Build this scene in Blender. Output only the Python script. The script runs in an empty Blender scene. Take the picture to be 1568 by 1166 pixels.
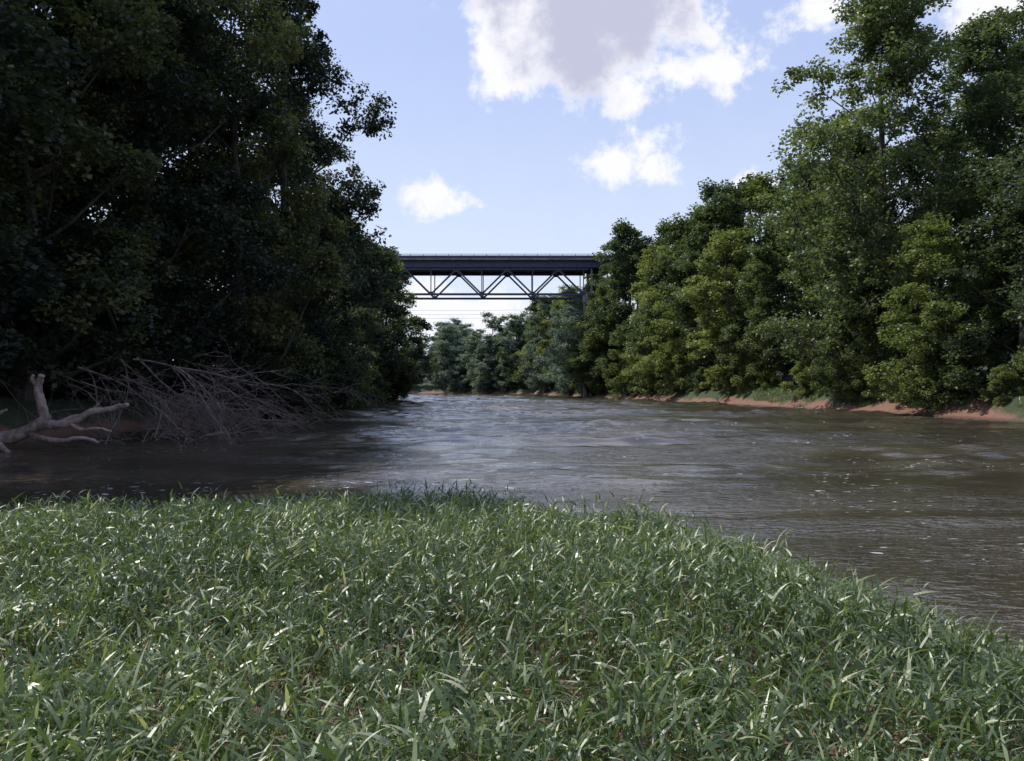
import bpy, math, numpy as np
from mathutils import Vector
R = np.random.RandomState
sc = bpy.context.scene
sc.view_settings.view_transform='Standard'; sc.view_settings.look='None'; sc.view_settings.exposure=0

SUN_EL, SUN_AZ = 52.0, -62.0   # azimuth measured from +Y, negative = left

# ------------------------------------------------------------ node helpers
def newmat(name):
    m=bpy.data.materials.new(name); m.use_nodes=True
    nt=m.node_tree; nt.nodes.clear()
    return m,nt
def N(nt,t,**k):
    n=nt.nodes.new(t)
    for a,b in k.items(): setattr(n,a,b)
    return n
def setin(nt,sock,v):
    if isinstance(v,bpy.types.NodeSocket): nt.links.new(v,sock)
    else: sock.default_value=v
def M(nt,op,a,b=None,c=None,clamp=False):
    n=nt.nodes.new('ShaderNodeMath'); n.operation=op; n.use_clamp=clamp
    setin(nt,n.inputs[0],a)
    if b is not None: setin(nt,n.inputs[1],b)
    if c is not None: setin(nt,n.inputs[2],c)
    return n.outputs[0]
def VM(nt,op,a,b=None):
    n=nt.nodes.new('ShaderNodeVectorMath'); n.operation=op
    setin(nt,n.inputs[0],a)
    if b is not None: setin(nt,n.inputs[1],b)
    return n.outputs['Value'] if op in('LENGTH','DOT_PRODUCT') else n.outputs[0]
def MR(nt,v,a,b,c=0.,d=1.,smooth=True):
    n=nt.nodes.new('ShaderNodeMapRange'); n.interpolation_type='SMOOTHSTEP' if smooth else 'LINEAR'
    setin(nt,n.inputs[0],v)
    for i,x in enumerate((a,b,c,d)): setin(nt,n.inputs[i+1],x)
    return n.outputs[0]
def MIX(nt,f,a,b,blend='MIX'):
    n=nt.nodes.new('ShaderNodeMix'); n.data_type='RGBA'; n.blend_type=blend
    setin(nt,n.inputs[0],f); setin(nt,n.inputs[6],a); setin(nt,n.inputs[7],b)
    return n.outputs[2]
def NOISE(nt,vec,scale,detail=4,rough=.5,dist=0.):
    n=nt.nodes.new('ShaderNodeTexNoise'); nt.links.new(vec,n.inputs['Vector'])
    n.inputs['Scale'].default_value=scale; n.inputs['Detail'].default_value=detail
    n.inputs['Roughness'].default_value=rough; n.inputs['Distortion'].default_value=dist
    return n
def col(*c): return (c[0],c[1],c[2],1.)

# ------------------------------------------------------------ mesh helpers
class MB:
    def __init__(s): s.V=[];s.Q=[];s.MI=[];s.A=[];s.n=0
    def add(s,V,Q,mi=0,a=None):
        V=np.asarray(V,float).reshape(-1,3);Q=np.asarray(Q,int).reshape(-1,4)
        s.V.append(V);s.Q.append(Q+s.n);s.n+=len(V)
        s.MI.append(np.full(len(Q),mi))
        s.A.append(np.full(len(V),.5) if a is None else np.asarray(a,float))
    def mesh(s,name,mats,smooth=False):
        V=np.concatenate(s.V);Q=np.concatenate(s.Q);MI=np.concatenate(s.MI);A=np.concatenate(s.A)
        me=bpy.data.meshes.new(name)
        me.vertices.add(len(V));me.vertices.foreach_set('co',V.ravel().astype(np.float32))
        me.loops.add(Q.size);me.loops.foreach_set('vertex_index',Q.ravel().astype(np.int32))
        me.polygons.add(len(Q));me.polygons.foreach_set('loop_start',np.arange(0,Q.size,4,dtype=np.int32))
        me.polygons.foreach_set('material_index',MI.astype(np.int32))
        me.polygons.foreach_set('use_smooth',np.full(len(Q),smooth))
        for m in mats: me.materials.append(m)
        at=me.attributes.new('rnd','FLOAT','POINT');at.data.foreach_set('value',A.astype(np.float32))
        me.update(calc_edges=True)
        return me
def obj(name,me,loc=(0,0,0),rot=(0,0,0),scale=(1,1,1),parent=None):
    o=bpy.data.objects.new(name,me);sc.collection.objects.link(o)
    o.location=loc;o.rotation_euler=rot;o.scale=scale
    if parent: o.parent=parent
    return o
def tube(mb,pts,rad,n=6,mi=0,a=.5):
    pts=np.asarray(pts,float);rad=np.asarray(rad,float);k=len(pts)
    T=np.gradient(pts,axis=0);T/=np.linalg.norm(T,axis=1)[:,None]+1e-9
    ref=np.array([0,0,1.]) if abs(T[:,2]).mean()<.8 else np.array([1.,0,0])
    U=np.cross(T,ref);U/=np.linalg.norm(U,axis=1)[:,None]+1e-9
    W=np.cross(T,U)
    an=np.linspace(0,2*np.pi,n,endpoint=False)
    V=pts[:,None,:]+rad[:,None,None]*(np.cos(an)[None,:,None]*U[:,None,:]+np.sin(an)[None,:,None]*W[:,None,:])
    i=np.arange(k-1)[:,None]*n;j=np.arange(n)[None,:];j2=(j+1)%n
    Q=np.stack([i+j,i+j2,i+n+j2,i+n+j],-1).reshape(-1,4)
    mb.add(V.reshape(-1,3),Q,mi,np.full(k*n,a))
def box(mb,c,s,mi=0):
    c=np.array(c);s=np.array(s)/2
    v=np.array([[x,y,z] for x in(-1,1) for y in(-1,1) for z in(-1,1)])*s+c
    mb.add(v,[[0,1,3,2],[4,6,7,5],[0,4,5,1],[2,3,7,6],[0,2,6,4],[1,5,7,3]],mi)
def beam(mb,p,q,w,h,mi=0):
    p=np.array(p,float);q=np.array(q,float);t=q-p;t/=np.linalg.norm(t)
    u=np.array([0,1.,0]) if abs(t[1])<.9 else np.array([1.,0,0])
    v=np.cross(t,u);v/=np.linalg.norm(v);u=np.cross(v,t)
    r=[]
    for e in(p,q):
        for a,b in((-1,-1),(1,-1),(1,1),(-1,1)): r.append(e+u*a*w/2+v*b*h/2)
    mb.add(r,[[0,1,2,3],[7,6,5,4],[0,4,5,1],[1,5,6,2],[2,6,7,3],[3,7,4,0]],mi)
def unit(v): return v/(np.linalg.norm(v,axis=-1,keepdims=True)+1e-9)

# ------------------------------------------------------------ materials
def leaf_mat(name,dark,mid,light,trans=.35,gloss=.03,orand=.6):
    m,nt=newmat(name)
    at=N(nt,'ShaderNodeAttribute',attribute_name='rnd')
    oi=N(nt,'ShaderNodeObjectInfo')
    f=M(nt,'MULTIPLY_ADD',at.outputs['Fac'],.75,M(nt,'MULTIPLY_ADD',oi.outputs['Random'],orand,-orand*.4),clamp=True)
    cr=N(nt,'ShaderNodeValToRGB');e=cr.color_ramp.elements
    e[0].position=.08;e[0].color=col(*dark);e[1].position=.95;e[1].color=col(*light)
    x=e.new(.5);x.color=col(*mid)
    nt.links.new(f,cr.inputs[0])
    p=N(nt,'ShaderNodeBsdfDiffuse');nt.links.new(cr.outputs[0],p.inputs['Color'])
    t=N(nt,'ShaderNodeBsdfTranslucent')
    nt.links.new(VM(nt,'MULTIPLY',cr.outputs[0],(1.6,1.7,.75)),t.inputs[0])
    mx=N(nt,'ShaderNodeMixShader');mx.inputs[0].default_value=trans
    nt.links.new(p.outputs[0],mx.inputs[1]);nt.links.new(t.outputs[0],mx.inputs[2])
    s=mx.outputs[0]
    if gloss:
        g=N(nt,'ShaderNodeBsdfGlossy');g.inputs['Roughness'].default_value=.5
        m2=N(nt,'ShaderNodeMixShader');m2.inputs[0].default_value=gloss
        nt.links.new(s,m2.inputs[1]);nt.links.new(g.outputs[0],m2.inputs[2]);s=m2.outputs[0]
    o=N(nt,'ShaderNodeOutputMaterial');nt.links.new(s,o.inputs[0])
    return m
def rough_mat(name,c1,c2,scale,rough=.85,bump=.3,stretch=(1,1,1),detail=4):
    m,nt=newmat(name);tc=N(nt,'ShaderNodeTexCoord')
    v=VM(nt,'MULTIPLY',tc.outputs['Object'],stretch)
    nz=NOISE(nt,v,scale,detail,.65)
    c=MIX(nt,MR(nt,nz.outputs['Fac'],.3,.7),col(*c1),col(*c2))
    p=N(nt,'ShaderNodeBsdfPrincipled');nt.links.new(c,p.inputs['Base Color']);p.inputs['Roughness'].default_value=rough
    if bump:
        b=N(nt,'ShaderNodeBump');b.inputs['Strength'].default_value=bump;b.inputs['Distance'].default_value=.05
        nt.links.new(nz.outputs['Fac'],b.inputs['Height']);nt.links.new(b.outputs[0],p.inputs['Normal'])
    o=N(nt,'ShaderNodeOutputMaterial');nt.links.new(p.outputs[0],o.inputs[0])
    return m
bark=rough_mat('bark',(.03,.024,.02),(.09,.075,.06),6,bump=0,stretch=(1,1,.25),detail=2)
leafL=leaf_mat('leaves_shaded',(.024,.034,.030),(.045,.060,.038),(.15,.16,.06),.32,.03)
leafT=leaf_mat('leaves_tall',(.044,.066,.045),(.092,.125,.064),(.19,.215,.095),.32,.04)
leafA=leaf_mat('leaves_dark',(.042,.062,.036),(.086,.116,.052),(.185,.205,.08),.35,.03)
leafB=leaf_mat('leaves_mid',(.056,.082,.036),(.12,.155,.056),(.235,.255,.095))
leafC=leaf_mat('leaves_bright',(.08,.112,.038),(.165,.20,.064),(.28,.30,.11))
leafHaze=leaf_mat('leaves_haze_tint',(.13,.17,.18),(.17,.215,.20),(.23,.27,.215),.25,0)  # far-tree leaves: aerial haze painted into the base colour, paler and bluer
deadwood=rough_mat('weathered_wood',(.15,.105,.09),(.38,.29,.255),5,bump=.6)
brushwood=rough_mat('brush_wood',(.07,.055,.048),(.21,.165,.145),4,bump=0)
steel=rough_mat('painted_steel',(.030,.036,.075),(.052,.06,.11),1.5,rough=.55,bump=.05)
concrete=rough_mat('concrete',(.14,.13,.12),(.27,.26,.24),.8,bump=.2)
rail_m=rough_mat('galvanised_rail',(.10,.12,.16),(.16,.18,.22),2,rough=.5,bump=.05)

# ------------------------------------------------------------ terrain
LB=np.array([(-24,-200),(-22,-30),(-20,0),(-18.5,22),(-18,30),(-16.5,45),(-15.5,58),(-16.2,80),(-16.6,105),(-17.2,122),(-24,150),(-31,190),(-46,215),(-90,238),(-200,255),(-500,262),(-5000,280)],float)
RB=np.array([(40,-200),(35,-30),(33,0),(30.5,49),(27.5,80),(26,92),(20.5,130),(16.2,152),(12.2,176),(4,212),(-14,240),(-50,268),(-100,292),(-200,312),(-500,325),(-5000,345)],float)
SP=np.array([(-40,9.4),(-9,9.9),(-6.4,10.5),(-4,11.5),(-2.2,12.0),(-.6,12.1),(.5,11.4),(1.2,10.5),(2.2,9.6),(2.65,8.7),(2.6,7.7),(2.9,6.7),(3.35,5.8),(3.7,4.7),(4.4,3),(5.2,0),(6,-8),(7,-60),(-40,-60)],float)
def dseg(x,y,P,closed=False):
    best=np.full(x.shape,1e9);n=len(P)
    for i in range(n if closed else n-1):
        a=P[i];b=P[(i+1)%n];d=b-a;L=(d*d).sum()
        t=np.clip(((x-a[0])*d[0]+(y-a[1])*d[1])/L,0,1)
        best=np.minimum(best,np.hypot(x-a[0]-t*d[0],y-a[1]-t*d[1]))
    return best
def inpoly(x,y,P):
    r=np.zeros(x.shape,bool);n=len(P)
    for i in range(n):
        a=P[i];b=P[(i+1)%n]
        c=((a[1]>y)!=(b[1]>y))
        xx=(b[0]-a[0])*(y-a[1])/(b[1]-a[1]+1e-12)+a[0]
        r^=(c&(x<xx))
    return r
RIV=np.concatenate([LB,RB[::-1]])
def sm(t): t=np.clip(t,0,1);return t*t*(3-2*t)
def wav(x,y,s,seed):
    r=R(seed);o=0
    for k in range(5):
        a=r.uniform(0,6.28);f=s*(1.7**k)
        o=o+np.sin((x*math.cos(a)+y*math.sin(a))*f+r.uniform(0,6.28)+1.3*np.sin((x*math.sin(a)-y*math.cos(a))*f*.7))/(1.5**k)
    return o/2.2
def height(x,y):
    x=np.atleast_1d(np.asarray(x,float));y=np.atleast_1d(np.asarray(y,float))
    d=np.minimum(dseg(x,y,LB),dseg(x,y,RB));ins=inpoly(x,y,RIV)
    dd=d+.8*wav(x,y,.5,3)*sm(d/2)
    amp=8+18*sm((290-y)/70.)
    land=.08+1.5*sm(dd/2.4)+2.2*sm((dd-2)/16)+amp*sm((dd-22)/100)+.25*wav(x,y,.35,5)*sm(d/4)+3*wav(x,y,.012,8)*sm(d/120)
    bed=-.12-1.8*sm(d/7)
    h=np.where(ins,bed,land)
    si=inpoly(x,y,SP);ds=dseg(x,y,SP,True)
    spit=np.where(si,.06+.22*sm(ds/1.2)+.03*wav(x,y,1.4,9),-.1-1.5*sm(ds/5))
    return np.where(ins|si,np.maximum(h,spit),h)
def axis(hi,segs):
    a=[]
    for s,e,st in segs: a+=list(np.arange(s,e,st))
    a.append(hi);return np.array(a)
def grid(ax,ay):
    X,Y=np.meshgrid(ax,ay);nx,ny=len(ax),len(ay)
    i=(np.arange(ny-1)[:,None]*nx+np.arange(nx-1)[None,:]).ravel()
    return X.ravel(),Y.ravel(),np.stack([i,i+1,i+nx+1,i+nx],1)
ax=axis(5000,[(-5000,-600,400),(-600,-120,12),(-120,-40,2.5),(-40,-10,.7),(-10,8,.3),(8,24,1.5),(24,40,.6),(40,120,2.5),(120,600,12),(600,5000,400)])
ay=axis(6000,[(-1000,-60,120),(-60,-4,2.5),(-4,14,.3),(14,100,.9),(100,340,2.),(340,700,12),(700,6000,400)])
X,Y,Q=grid(ax,ay)
mb=MB();mb.add(np.stack([X,Y,height(X,Y)],1),Q)
m,nt=newmat('river_bank_soil')
tc=N(nt,'ShaderNodeTexCoord');sep=N(nt,'ShaderNodeSeparateXYZ');nt.links.new(tc.outputs['Object'],sep.inputs[0])
n1=NOISE(nt,tc.outputs['Object'],.35,4,.6);n2=NOISE(nt,tc.outputs['Object'],4.,4,.7)
c1=MIX(nt,n2.outputs['Fac'],col(.09,.042,.028),col(.28,.15,.105))
c2=MIX(nt,n2.outputs['Fac'],col(.015,.024,.010),col(.05,.075,.025))
hh=M(nt,'MULTIPLY_ADD',n1.outputs['Fac'],3.,M(nt,'ADD',sep.outputs[2],-1.6))
f=MR(nt,hh,.25,.8)
wet=MR(nt,sep.outputs[2],.0,.25,.4,1.)
c=MIX(nt,f,c1,c2)
cc=VM(nt,'SCALE',c);nt.links.new(wet,cc.node.inputs['Scale'])
p=N(nt,'ShaderNodeBsdfPrincipled');nt.links.new(cc,p.inputs['Base Color']);p.inputs['Roughness'].default_value=.9
b=N(nt,'ShaderNodeBump');b.inputs['Distance'].default_value=.15;nt.links.new(n2.outputs['Fac'],b.inputs['Height']);nt.links.new(b.outputs[0],p.inputs['Normal'])
o=N(nt,'ShaderNodeOutputMaterial');nt.links.new(p.outputs[0],o.inputs[0])
obj('ground',mb.mesh('ground',[m],True))

# ------------------------------------------------------------ water (real wave geometry + fine bump)
ax=axis(300,[(-4000,-300,300),(-300,-60,20),(-60,-36,1.2),(-36,36,.27),(36,60,4),(60,300,60)])
ay=axis(420,[(-300,-20,40),(-20,4,2.),(4,40,.11),(40,110,.24),(110,300,.5),(300,420,10)])
X,Y,Q=grid(ax,ay)
rw=R(123)
wx=X+.6*wav(X,Y,.35,71);wy=Y+.5*wav(X,Y,.5,72)
H=np.zeros_like(X)
for k in range(30):
    lam=rw.uniform(.6,2.4) if k<24 else rw.uniform(3,8)
    a=math.pi/2+rw.normal(0,.34);kk=2*math.pi/lam
    fade=1/(1+(np.maximum(Y,0)/(200*lam))**2)
    H+=.0088*lam**.9*np.sin(kk*(wx*math.cos(a)+wy*math.sin(a))+rw.uniform(0,6.28)+.9*wav(X,Y,.25,200+k))*fade
mod=.35+.75*sm(.5+.9*wav(X*.45,Y,.2,91))
mod*=1-.5*sm((-X-6)/8)*sm((40-Y)/20)
H*=mod*(.78+.8*sm((Y-25)/60))
H=np.where((np.abs(X)<60)&(Y>0),H,0)
mb=MB();mb.add(np.stack([X,Y,H],1),Q)
m,nt=newmat('muddy_river_water')
tc=N(nt,'ShaderNodeTexCoord');P=tc.outputs['Object']
wv=VM(nt,'MULTIPLY',P,(.75,1.6,1.))
a3=NOISE(nt,wv,4.2,3,.6,.3)
calm=NOISE(nt,VM(nt,'MULTIPLY',P,(.3,1.,1.)),.18,3,.65,1.)
cf=MR(nt,calm.outputs['Fac'],.4,.6,.25,1.)
b=N(nt,'ShaderNodeBump');b.inputs['Strength'].default_value=1.;b.inputs['Distance'].default_value=1.
nt.links.new(M(nt,'MULTIPLY',M(nt,'MULTIPLY',a3.outputs['Fac'],.075),cf),b.inputs['Height'])
fo=NOISE(nt,VM(nt,'MULTIPLY',P,(.8,2.4,1.)),4.5,2,.6,.4)
fm=NOISE(nt,P,.22,2)
foam=M(nt,'MULTIPLY',MR(nt,fo.outputs['Fac'],.67,.72),MR(nt,fm.outputs['Fac'],.48,.6))
mud=NOISE(nt,VM(nt,'MULTIPLY',P,(.4,1.,1.)),.2,3)
c=MIX(nt,MR(nt,mud.outputs['Fac'],.35,.65),col(.040,.034,.024),col(.064,.053,.038))
c=MIX(nt,foam,c,col(.6,.6,.6))
p=N(nt,'ShaderNodeBsdfPrincipled');nt.links.new(c,p.inputs['Base Color']);p.inputs['IOR'].default_value=1.8
nt.links.new(M(nt,'MULTIPLY_ADD',foam,.5,.04),p.inputs['Roughness'])
nt.links.new(b.outputs[0],p.inputs['Normal'])
o=N(nt,'ShaderNodeOutputMaterial');nt.links.new(p.outputs[0],o.inputs[0])
obj('river_water',mb.mesh('river_water',[m],True))

# ------------------------------------------------------------ trees
def leaves(mb,rs,C,rad,npc,size,mi=1,flat=.7,droop=.3):
    k=len(C);idx=np.repeat(np.arange(k),npc);n=len(idx)
    g=rs.normal(size=(n,3));g=g/np.linalg.norm(g,axis=1)[:,None]*(rs.uniform(0,1,(n,1))**.5)
    g[:,2]*=flat
    P=C[idx]+g*rad[idx][:,None]
    az=rs.uniform(0,2*np.pi,n)
    d=unit(np.stack([np.cos(az),np.sin(az),rs.normal(-droop,.45,n)],1)+g*.5)
    up=unit(np.array([0,0,1.])+rs.normal(size=(n,3))*.6)
    s=unit(np.cross(d,up))
    L=size*rs.uniform(.6,1.35,(n,1));W=L*.36
    V=np.stack([P,P+d*L*.5+s*W,P+d*L,P+d*L*.5-s*W],1).reshape(-1,3)
    Q=np.arange(n*4).reshape(-1,4)
    cv=rs.uniform(0,1,k)
    a=np.clip(cv[idx]*.55+rs.uniform(0,1,n)*.45,0,1)
    mb.add(V,Q,mi,np.repeat(a,4))
def tree(name,seed,H,CR,base,nl,ncl,npc,size,lm,crad=(.5,1.0),trunk_r=None,spread=1.):
    rs=R(seed);mb=MB();tr=trunk_r or H*.014
    k=9;t=np.linspace(0,1,k)
    tp=np.stack([np.cumsum(rs.normal(0,.18,k))*H/25,np.cumsum(rs.normal(0,.18,k))*H/25,t*H*.86],1);tp[0,:2]=0
    tube(mb,tp,tr*(1.25-1.15*t)*(1+.5*np.exp(-t*14)),8,0)
    tpos=lambda z:np.array([np.interp(z,tp[:,2],tp[:,0]),np.interp(z,tp[:,2],tp[:,1]),z])
    CC=[];RR=[]
    for l in range(nl):
        u=((l+rs.uniform(.1,.9))/nl)**.9
        z=H*(base+(1-base)*u*.95)
        prof=max((math.sin(math.pi*min(1,(.12+.88*u)**.85))**.6),.22)
        ang=l*2.4+rs.uniform(-.6,.6)
        lr=CR*rs.uniform(.22,.46)*(1-.3*u)
        rd=max(0,CR*prof*rs.uniform(.45,1.15)-lr*.5)
        c=tpos(min(z,H*.85));c=np.array([c[0]+rd*math.cos(ang),c[1]+rd*math.sin(ang),min(z,H-lr*.6)])
        z0=max(H*.06,c[2]-rd*rs.uniform(.5,1.)-lr*.5);z0=min(z0,H*.82)
        p0=tpos(z0);mid=(p0+c)/2+np.array([0,0,-.12*rd])+rs.normal(0,.15,3)
        br=tr*(1.1-z0/H)*.42
        tube(mb,[p0,p0*.6+mid*.4,mid,mid*.4+c*.6,c],[br,br*.85,br*.65,br*.45,br*.2],5,0)
        n=int(ncl*(lr/(CR*.34))**2*rs.uniform(.8,1.2))+3
        g=unit(rs.normal(size=(n,3)))*rs.uniform(.5,1.25,(n,1));g[:,2]*=.8
        g[:,2]=np.where(g[:,2]<-.5,-g[:,2]*.6,g[:,2])
        q=c+g*lr
        for w in q[:5]: tube(mb,[c*.7+mid*.3,(c+w)/2+rs.normal(0,.1,3),w],[br*.3,br*.18,br*.06],4,0)
        CC.append(q);RR.append(rs.uniform(crad[0],crad[1],n))
    leaves(mb,rs,np.concatenate(CC),np.concatenate(RR),npc,size,1)
    return mb.mesh(name,[bark,lm])
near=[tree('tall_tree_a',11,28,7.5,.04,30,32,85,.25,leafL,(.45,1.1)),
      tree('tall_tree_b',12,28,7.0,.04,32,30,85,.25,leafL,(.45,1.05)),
      tree('tall_tree_c',13,28,7.6,.06,38,32,85,.24,leafT,(.4,1.1)),
      tree('tall_tree_d',14,28,7.2,.04,34,32,85,.24,leafA,(.4,1.1))]
mid=[tree('tree_mesh_d',21,20,5.6,.05,22,20,75,.27,leafB,(.4,.95)),
     tree('tree_mesh_e',22,20,5.0,.08,24,18,75,.27,leafA,(.4,.9)),
     tree('tree_mesh_f',23,20,6.4,.05,20,22,75,.27,leafC,(.4,1.0)),
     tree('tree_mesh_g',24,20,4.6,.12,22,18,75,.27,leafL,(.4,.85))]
dist=[tree('tree_mesh_h',31,20,6.0,.05,20,16,60,.34,leafHaze,(.4,1.0)),
      tree('tree_mesh_i',32,20,5.2,.05,22,16,60,.34,leafHaze,(.4,1.0))]
shr=[tree('shrub_a',41,5,2.6,.02,12,12,70,.20,leafB,(.3,.6),.07),
     tree('shrub_b',42,5,3.0,.01,12,14,70,.20,leafA,(.3,.6),.06),
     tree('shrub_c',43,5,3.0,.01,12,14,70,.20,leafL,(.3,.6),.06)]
rp=R(77)
def plant(name,me,Hn,x,y,H,wide=1.,parent=None,sink=.3):
    z=float(height(x,y)[0])-sink
    s=H/Hn
    return obj(name,me,(x,y,max(z,-.3)),(rp.uniform(-.05,.05),rp.uniform(-.05,.05),rp.uniform(0,6.28)),(s*wide,s*wide,s),parent)
# left bank
L=[(-20.5,34,24,1,1),(-19.2,42,26,0,1),(-15.9,50,31,1,.8),(-16.6,60,34,0,.85),(-27,31,28,0,1),(-23,39,30,1,1),(-25.5,46,31,0,1),(-24,56,32,1,1.1),(-34,41,31,0,1.1),
   (-19.,72,27,0,.9),(-19.2,84,22,1,.95),(-27,68,30,0,1),(-22.,22,28,0,1.05),(-32,55,34,1,1.1)]
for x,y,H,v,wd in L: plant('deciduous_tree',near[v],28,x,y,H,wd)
for x,y,H,v in[(-18.6,94,21,3),(-18.2,103,20,1),(-18,113,22,3),(-18.4,121,20,1),(-22.,128,21,3),(-25.5,138,20,1),(-28,151,19,3),(-31,165,18,1),(-34,180,16,0),(-27,106,25,3),(-31,125,25,3),(-42,198,17,3)]:
    plant('deciduous_tree',mid[v],20,x,y,H,1.15)
for y in np.arange(24,190,5.):
    bx=np.interp(y,LB[:,1],LB[:,0])
    if y<46: bx-=3
    plant('shrub',shr[2 if rp.uniform()<.8 else 1],5,bx-rp.uniform(.0,1.5),y,rp.uniform(4,8))
# right bank
Rt=[(33.2,70,37,2,1),(42,60,33,3,1),(34,82,27,3,1),(44,74,34,2,1),(38.5,51,26,2,1),(38,93,28,3,1)]
for x,y,H,v,wd in Rt: plant('deciduous_tree',near[v],28,x,y,H,wd)
for x,y,H,v in[(31.2,60,14,2),(34.5,55,17,1),(35.5,49,12,0),(30,70,12,1),(29.5,94,17,1),(28,102,21,0),(29.5,112,29,1),(34,113,30,0),(25,118,15,2),(23,127,16,0),(26.5,128,27,1),(25.5,139,25,0),
               (20.8,149,31,1),(19.6,140,13,2),(17.9,152,20,1),(16.8,153.5,18,0),(15.6,158.5,17,1),(17,160,19,1),(30,145,29,1),(36,100,28,1),(38,122,31,3),(33,135,30,0),(25,160,28,1),(55,85,34,0),
               (15,184,15,0),(20,190,24,1),(13,192,23,1),(10,202,24,0),(20,204,30,1),(6,212,19,1),(14,214,27,0),(2,222,21,0),(8,226,25,1),(-2,231,18,1)]:
    plant('deciduous_tree',mid[v],20,x,y,H,1.1)
for y in np.arange(38,178,3.6):
    if 83<y<91: continue
    bx=np.interp(y,RB[:,1],RB[:,0])
    plant('shrub',shr[int(rp.randint(2))],5,bx+rp.uniform(1.2,3.),y,rp.uniform(2.2,6.))
# distant mass
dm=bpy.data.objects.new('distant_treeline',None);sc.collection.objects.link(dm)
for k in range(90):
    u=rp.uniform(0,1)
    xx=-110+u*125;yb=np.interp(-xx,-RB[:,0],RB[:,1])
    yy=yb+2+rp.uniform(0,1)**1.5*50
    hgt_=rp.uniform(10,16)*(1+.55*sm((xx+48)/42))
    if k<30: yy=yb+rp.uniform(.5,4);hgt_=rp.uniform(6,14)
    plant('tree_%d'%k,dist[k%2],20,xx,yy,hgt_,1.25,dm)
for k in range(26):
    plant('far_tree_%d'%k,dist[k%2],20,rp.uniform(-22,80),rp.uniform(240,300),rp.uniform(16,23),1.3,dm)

# ------------------------------------------------------------ grass
def blades(mb,rs,base,L,W,az,el0,bend,ns=4,a=None):
    n=len(base);t=np.linspace(0,1,ns+1)
    pos=base.copy();out=[]
    sx=np.stack([-np.sin(az),np.cos(az),np.zeros(n)],1)
    tw=rs.normal(0,.5,n)
    for q in range(ns+1):
        el=el0-bend*t[q]
        d=np.stack([np.cos(az)*np.cos(el),np.sin(az)*np.cos(el),np.sin(el)],1)
        nn=np.cross(sx,d);s=sx*np.cos(tw)[:,None]+nn*np.sin(tw)[:,None]
        w=W*(.5+.5*math.sin(math.pi*min(1,t[q]*1.1+.12)))*(1-t[q]**2.5)
        w=np.maximum(w,.0006)
        out+= [pos-s*w[:,None]/2,pos+s*w[:,None]/2]
        pos=pos+d*(L/ns)[:,None]
    V=np.stack(out,1);m_=2*(ns+1)
    b=np.arange(n)[:,None]*m_
    Q=np.concatenate([np.stack([b[:,0]+2*q,b[:,0]+2*q+1,b[:,0]+2*q+3,b[:,0]+2*q+2],1) for q in range(ns)])
    mb.add(V.reshape(-1,3),Q,0,np.repeat(a,m_))
rs=R(5)
npl=46000
px=rs.uniform(-10,6.5,npl);py=rs.uniform(1.2,12.9,npl)
edge=.5*wav(px,py,2.2,61)
ok=(inpoly(px+edge*.6,py+edge,SP)|inpoly(px,py,SP))&(px>-.75*py-1.2)&(px<.75*py+1.2)
px,py=px[ok],py[ok]
dn=dseg(px,py,SP,True)
keep=rs.uniform(0,1,len(px))<(1.05-.04*py);px,py,dn=px[keep],py[keep],dn[keep]
gz=np.maximum(height(px,py),-.05)
hm=.42+.14*wav(px,py,1.1,31)+.13*wav(px,py,3.,32)+rs.normal(0,.06,len(px))
hm=np.clip(hm,.10,.82)*(.65+.35*sm(dn/.8))
nb=8
idx=np.repeat(np.arange(len(px)),nb);n=len(idx)
tt=np.tile(np.linspace(.35,1,nb),len(px))
lean=rs.normal(0,.18,(len(px),2))
base=np.stack([px[idx]+lean[idx,0]*tt*hm[idx]*1.5+rs.normal(0,.012,n),py[idx]+lean[idx,1]*tt*hm[idx]*1.5+rs.normal(0,.012,n),gz[idx]+tt*hm[idx]*rs.uniform(.85,1.05,n)],1)
az=rs.uniform(0,2*np.pi,n)
blk=np.clip(.5+.4*wav(px,py,.9,41)+rs.normal(0,.16,len(px)),0,1)
av=np.clip(blk[idx]*.6+rs.uniform(0,.4,n),0,1)
pale=rs.uniform(0,1,n)<.10;av[pale]=rs.uniform(1.0,1.5,pale.sum())
mb=MB()
psz=rs.uniform(.7,1.35,len(px))[idx]
blades(mb,rs,base,rs.uniform(.08,.20,n)*(1-.2*tt)*psz,rs.uniform(.012,.024,n)*(1-.2*tt)*psz,az,rs.normal(.75,.38,n),rs.uniform(.1,1.2,n),4,av)
ns_=len(px)
blades(mb,rs,np.stack([px,py,gz-.02],1),hm*1.05,np.full(ns_,.006),rs.uniform(0,6.28,ns_),rs.normal(1.5,.1,ns_),np.full(ns_,.15),2,np.full(ns_,.4))
sel=rs.choice(ns_,300)
sel=np.concatenate([sel,rs.choice(np.where(dn<.6)[0],260)])
k=len(sel)
blades(mb,rs,np.stack([px[sel],py[sel],gz[sel]],1),hm[sel]+rs.uniform(.06,.2,k),np.full(k,.004),rs.uniform(0,6.28,k),rs.normal(1.45,.1,k),rs.uniform(.1,.8,k),4,np.full(k,1.3))
m,nt=newmat('grass_blades')
at=N(nt,'ShaderNodeAttribute',attribute_name='rnd')
cr=N(nt,'ShaderNodeValToRGB');e=cr.color_ramp.elements
e[0].position=0;e[0].color=col(.040,.066,.028);e[1].position=1;e[1].color=col(.48,.48,.34)
x=e.new(.35);x.color=col(.088,.135,.048);x=e.new(.66);x.color=col(.21,.26,.11)
nt.links.new(M(nt,'MULTIPLY',at.outputs['Fac'],.667),cr.inputs[0])
p=N(nt,'ShaderNodeBsdfPrincipled');nt.links.new(cr.outputs[0],p.inputs['Base Color']);p.inputs['Roughness'].default_value=.4;p.inputs['IOR'].default_value=1.5
p.inputs['Specular IOR Level'].default_value=.65
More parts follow.
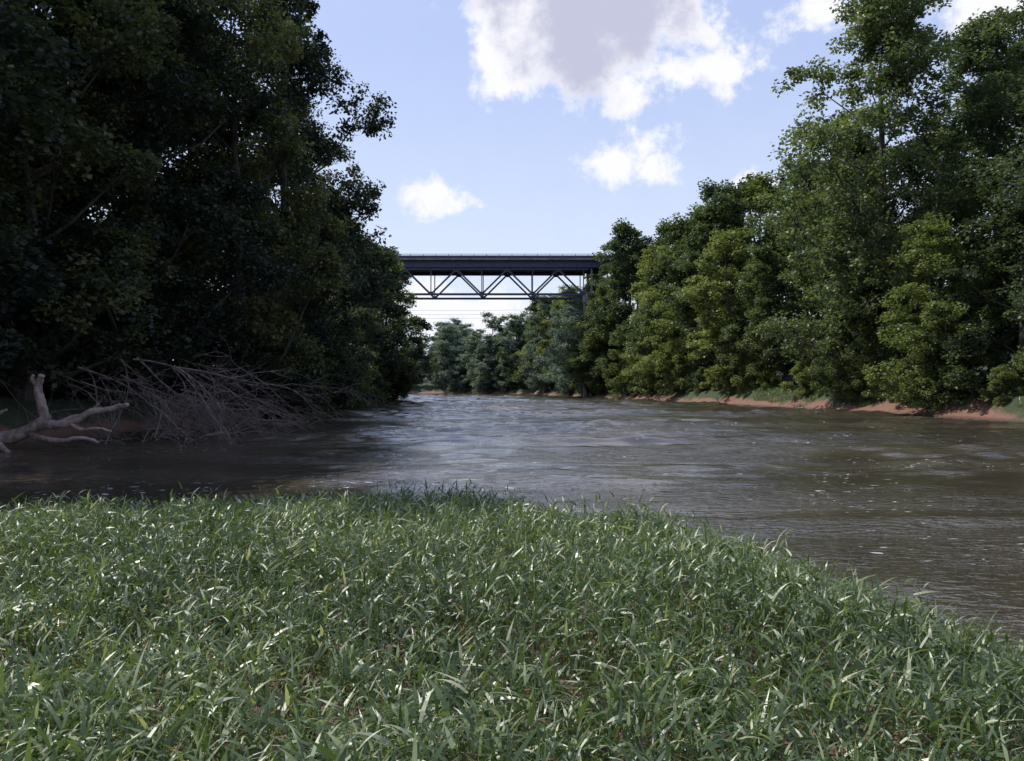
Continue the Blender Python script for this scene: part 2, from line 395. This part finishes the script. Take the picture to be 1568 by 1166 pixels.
t=N(nt,'ShaderNodeBsdfTranslucent');nt.links.new(VM(nt,'MULTIPLY',cr.outputs[0],(1.3,1.4,.6)),t.inputs[0])
mx=N(nt,'ShaderNodeMixShader');mx.inputs[0].default_value=.28
nt.links.new(p.outputs[0],mx.inputs[1]);nt.links.new(t.outputs[0],mx.inputs[2])
o=N(nt,'ShaderNodeOutputMaterial');nt.links.new(mx.outputs[0],o.inputs[0])
grassm=m
obj('grass',mb.mesh('grass',[grassm]))
mb=MB();n=34000
gy=rs.uniform(44,100,n);gx=np.interp(gy,RB[:,1],RB[:,0])+rs.uniform(.9,6,n)
kk=(wav(gx,gy,.5,51)>.35)|((gy>82)&(gy<92));gx,gy=gx[kk],gy[kk];n=len(gx)
blades(mb,rs,np.stack([gx,gy,height(gx,gy)-.02],1),rs.uniform(.2,.55,n),rs.uniform(.03,.05,n),rs.uniform(0,6.28,n),rs.normal(1.2,.25,n),rs.uniform(.4,1.4,n),2,rs.uniform(.4,.95,n))
obj('bank_grass',mb.mesh('bank_grass',[grassm]))

# ------------------------------------------------------------ driftwood (fallen trunk)
def smoothline(P,k=5):
    P=np.array(P,float);n=len(P);tt=np.linspace(0,n-1,(n-1)*k+1);out=[]
    for T in tt:
        i=min(int(T),n-2);f=T-i
        p0=P[max(i-1,0)];p1=P[i];p2=P[i+1];p3=P[min(i+2,n-1)]
        out.append(.5*((2*p1)+(-p0+p2)*f+(2*p0-5*p1+4*p2-p3)*f*f+(-p0+3*p1-3*p2+p3)*f**3))
    return np.array(out)
def limb(mb,P,r0,r1,mi=0,seg=5,sides=9,jit=.0,rs=None):
    L_=smoothline(P,seg);rr=np.linspace(r0,r1,len(L_))
    if rs is not None: rr=rr*(1+rs.normal(0,.06,len(L_)));L_=L_+rs.normal(0,jit,L_.shape)
    L_=np.vstack([L_,L_[-1]+(L_[-1]-L_[-2])*.02]);rr=np.append(rr,.002)
    tube(mb,L_,rr,sides,mi)
rs=R(9);mb=MB()
y0=27.5
limb(mb,[(-21.5,y0+.5,.0),(-18.8,y0+.2,.1),(-17.5,y0,.3),(-16.6,y0,.5),(-15.9,y0-.1,.82),(-15.6,y0-.1,1.15)],.29,.17,rs=rs,jit=.01)
limb(mb,[(-15.7,y0-.1,1.05),(-15.75,y0-.2,1.6),(-15.85,y0-.2,2.1),(-15.7,y0-.25,2.5)],.17,.11,rs=rs,jit=.01)
limb(mb,[(-15.85,y0-.2,2.1),(-16.05,y0-.2,2.35),(-16.0,y0-.2,2.5)],.08,.05,rs=rs)
limb(mb,[(-16.0,y0,.8),(-15.2,y0-.4,.85),(-14.5,y0-.5,.95),(-13.9,y0-.5,1.28),(-13.3,y0-.4,1.38),(-12.75,y0-.4,1.52)],.16,.07,rs=rs,jit=.015)
limb(mb,[(-14.6,y0-.5,.9),(-14.1,y0-.7,.7),(-13.5,y0-.8,.75),(-13.1,y0-.8,.65)],.08,.03,rs=rs,jit=.01)
limb(mb,[(-15.2,y0-.4,.82),(-14.7,y0-.2,1.1),(-14.3,y0,1.2),(-13.9,y0,1.55)],.07,.03,rs=rs)
limb(mb,[(-16.3,y0,.55),(-15.5,y0-.6,.4),(-14.6,y0-.9,.35),(-13.9,y0-1.1,.45),(-13.3,y0-1.2,.3)],.12,.04,rs=rs,jit=.01)
limb(mb,[(-18.2,y0,.15),(-17.6,y0-.3,1.1),(-17.3,y0-.3,1.8),(-17.25,y0-.3,2.45)],.22,.11,rs=rs,jit=.01)
limb(mb,[(-17.7,y0-.3,.9),(-17.0,y0-.5,1.2),(-16.7,y0-.5,1.35)],.1,.04,rs=rs)
limb(mb,[(-17.4,y0,.3),(-16.8,y0-.6,.1),(-16.3,y0-.9,-.1)],.14,.07,rs=rs)
obj('driftwood_trunk',mb.mesh('driftwood_trunk',[deadwood],True))
mb=MB()
def twig(p,d,L_,r,depth,nsub=4):
    d=d/np.linalg.norm(d)
    P=[p];dd=d.copy();n=4
    for q in range(n):
        dd=dd+rs.normal(0,.15,3)+np.array([0,0,-.04]);dd/=np.linalg.norm(dd)
        P.append(P[-1]+dd*L_/n)
    limb(mb,P,r,r*.3,seg=2,sides=5)
    if depth:
        for q in range(nsub):
            t=rs.randint(1,n+1);e=unit(dd+rs.normal(0,.55,3)*np.array([1,1,.7]));twig(P[t],e,L_*rs.uniform(.35,.65),r*.48,depth-1,nsub)
for k in range(74):
    yy=rs.uniform(30.5,52)
    p=np.array([rs.uniform(-20.5,-13.5),yy,rs.uniform(.1,3.4)])
    d=np.array([rs.uniform(.6,1.1),rs.uniform(-.5,.5),-.03-.12*p[2]+rs.normal(0,.09)])
    twig(p,d,rs.uniform(2.2,6.),rs.uniform(.022,.065),2,5)
for k in range(34):
    p=np.array([rs.uniform(-15.5,-10.8),rs.uniform(29.,37),rs.uniform(-.1,.3)])
    twig(p,np.array([rs.uniform(-.2,1),rs.uniform(-.4,.4),rs.uniform(.1,.6)]),rs.uniform(1.2,2.4),rs.uniform(.018,.035),2)
obj('brush_pile',mb.mesh('brush_pile',[brushwood],True))
mb=MB()
for k in range(40):
    y=rs.uniform(46,215);bx=np.interp(y,RB[:,1],RB[:,0])
    p=np.array([bx+rs.uniform(-.8,1.2),y,rs.uniform(.05,.4)]);a=rs.uniform(0,6.28)
    twig(p,np.array([math.cos(a)*.4,math.sin(a),rs.uniform(-.05,.1)]),rs.uniform(1.,3.),rs.uniform(.04,.09),1)
obj('shoreline_debris',mb.mesh('shoreline_debris',[brushwood],True))

# ------------------------------------------------------------ bridge
br=bpy.data.objects.new('truss_bridge',None);sc.collection.objects.link(br)
ZT,ZB=25.5,20.5;YN,YF=162.,170.
bot=[-16.1+10.1*k for k in range(-3,4)];topn=[b_+5.05 for b_ in bot[:-1]]
mb=MB()
for yy in(YN,YF):
    beam(mb,(bot[0],yy,ZB),(bot[-1],yy,ZB),.5,.40)
    beam(mb,(bot[0]-1,yy,ZT),(bot[-1]+1,yy,ZT),.5,.40)
    for k,b_ in enumerate(bot):
        beam(mb,(b_,yy+.003,ZB+.2),(b_,yy+.003,ZT-.2),.3,.18)
        if k<len(topn):
            beam(mb,(b_,yy-.004,ZB),(topn[k],yy-.004,ZT),.34,.32);beam(mb,(topn[k],yy-.006,ZT),(bot[k+1],yy-.006,ZB),.34,.32)
        box(mb,(b_,yy,ZB+.25),(1.0,.56,.55))
    for t_ in topn: box(mb,(t_,yy,ZT-.25),(1.1,.56,.5))
for b_ in bot+topn:
    z_=ZB if b_ in bot else ZT
    beam(mb,(b_,YN+.3,z_+.02),(b_,YF-.3,z_+.02),.25,.25)
obj('trusses',mb.mesh('trusses',[steel]),parent=br)
mb=MB()
for yy in(YN-.4,YN+2.6,YN+5.4,YF+.4): box(mb,(0,yy,26.45),(260,.4,1.35))
for xx in np.arange(-128,129,5.05): box(mb,(xx,166,26.1),(.3,8.2,.5))
obj('deck_girders',mb.mesh('deck_girders',[steel]),parent=br)
mb=MB()
box(mb,(0,166,27.28),(262,11.,.3))
obj('deck_slab',mb.mesh('deck_slab',[concrete]),parent=br)
mb=MB()
for yy in(160.7,171.3):
    box(mb,(0,yy,27.72),(262,.25,.58))
obj('parapets',mb.mesh('parapets',[steel]),parent=br)
mb=MB()
for yy in(160.7,171.3):
    box(mb,(0,yy,28.27),(262,.12,.1))
    for xx in np.arange(-130,130,2.5): box(mb,(xx,yy,28.12),(.1,.1,.22))
obj('handrails',mb.mesh('handrails',[rail_m]),parent=br)
mb=MB()
for xx in(14.6,-46.5):
    for yy in(YN,YF):
        tube(mb,[(xx,yy,-2),(xx,yy,8),(xx,yy,19.)],[.55,.5,.45],16)
    box(mb,(xx,166,19.4),(1.2,10,1.2))
    for yy in (YN,YF): box(mb,(xx-.3,yy,20.15),(.7,.6,.2))
    for yy in (YN,YF): box(mb,(xx+1.2,yy,22.9),(.3,.3,5.7))
for xx in(48,85,-85): 
    for yy in(YN,YF): tube(mb,[(xx,yy,-2),(xx,yy,25.7)],[.9,.8],16)
obj('concrete_piers',mb.mesh('concrete_piers',[concrete],False),parent=br)

mb=MB()
for q,z_ in enumerate((27.,28.4,30.)):
    xs=np.linspace(-110,60,20);zz=z_+2*((xs+25)/85)**2
    tube(mb,np.stack([xs,np.full(20,296.+q),zz],1),np.full(20,.035),4)
for xx in(-110,60):
    tube(mb,[(xx,297,0),(xx,297,34)],[.3,.2],8)
    box(mb,(xx,297,31.5),(.2,3,.2))
obj('power_line',mb.mesh('power_line',[steel]))

# ------------------------------------------------------------ sky
w=bpy.data.worlds.new('sky');sc.world=w;w.use_nodes=True;nt=w.node_tree;nt.nodes.clear()
sky=N(nt,'ShaderNodeTexSky',sky_type='NISHITA',sun_disc=False,sun_elevation=math.radians(SUN_EL),sun_rotation=math.radians(SUN_AZ))
sky.air_density=1.;sky.dust_density=1.2;sky.ozone_density=2.
tc=N(nt,'ShaderNodeTexCoord');D=VM(nt,'NORMALIZE',tc.outputs['Generated'])
nz=NOISE(nt,D,13.,3,.65);nzc=VM(nt,'SUBTRACT',nz.outputs['Color'],(.5,.5,.5))
nb_=VM(nt,'SCALE',nzc);nb_.node.inputs['Scale'].default_value=.07
DW=VM(nt,'ADD',D,nb_)
def dirp(x,y):
    v=np.array([x-784,1250,592-y],float);return v/np.linalg.norm(v)
def blobmask(blobs):
    mask=None
    for (x,y,rx,ry) in blobs:
        df=VM(nt,'SUBTRACT',DW,tuple(dirp(x,y)))
        q=VM(nt,'LENGTH',VM(nt,'MULTIPLY',df,(1250/rx,1250/rx,1250/ry)))
        s=M(nt,'MULTIPLY_ADD',q,-min(1.2,max(.5,ry/60.)),min(1.2,max(.5,ry/60.)))
        mask=s if mask is None else M(nt,'MAXIMUM',mask,s)
    return mask
mask=blobmask([(795,40,85,110),(770,118,50,34),(900,40,130,110),(1000,20,80,70),(965,135,66,44),(1020,110,60,34),(1100,92,66,36),(1055,38,56,34),(900,-60,200,110),
       (940,245,68,34),(985,218,50,32),(1008,260,30,26),(655,298,66,26),(705,305,36,18),(1290,15,110,24),(1540,20,80,50),(1165,275,46,18),(690,470,200,42),
       (300,-300,260,90),(1600,-400,300,100)])
fb=NOISE(nt,D,22.,6,.68)
den=M(nt,'ADD',mask,M(nt,'MULTIPLY_ADD',fb.outputs['Fac'],1.7,-.85))
alpha=MR(nt,den,-.05,.42)
gm=blobmask([(885,50,110,85),(960,20,105,80),(900,125,70,34),(850,-60,160,90)])
core=MR(nt,M(nt,'ADD',gm,M(nt,'MULTIPLY_ADD',fb.outputs['Fac'],1.6,-.8)),-.1,.75)
cc=MIX(nt,core,col(6.6,6.6,7.0),col(3.8,3.9,5.0))
sp=N(nt,'ShaderNodeSeparateXYZ');nt.links.new(D,sp.inputs[0])
v_=MR(nt,sp.outputs[2],.0,.5,.95,.7)
v_=M(nt,'ADD',M(nt,'MULTIPLY_ADD',fb.outputs['Fac'],.2,-.1),v_,clamp=True)
tint=MIX(nt,MR(nt,sp.outputs[2],.02,.42),col(5.3,5.9,6.9),col(3.9,4.6,6.9))
skyc=MIX(nt,v_,sky.outputs[0],tint)
fin=MIX(nt,alpha,skyc,cc)
bg=N(nt,'ShaderNodeBackground');bg.inputs[1].default_value=.15;nt.links.new(fin,bg.inputs[0])
o=N(nt,'ShaderNodeOutputWorld');nt.links.new(bg.outputs[0],o.inputs[0])

# ------------------------------------------------------------ sun
az=math.radians(SUN_AZ);el=math.radians(SUN_EL)
sd=Vector((math.sin(az)*math.cos(el),math.cos(az)*math.cos(el),math.sin(el)))
l=bpy.data.lights.new('sun','SUN');l.energy=5.;l.angle=math.radians(.5);l.color=(1,.95,.87)
so=bpy.data.objects.new('sun',l);sc.collection.objects.link(so);so.rotation_euler=sd.to_track_quat('Z','Y').to_euler();so.location=(0,0,80)

# ------------------------------------------------------------ camera
cam=bpy.data.cameras.new('camera');cam.sensor_width=36;cam.lens=28.7;cam.clip_end=9000;cam.clip_start=.05
co=bpy.data.objects.new('camera',cam);sc.collection.objects.link(co);co.location=(0,0,2.1)
co.rotation_euler=(math.radians(90.45),0,0);sc.camera=co
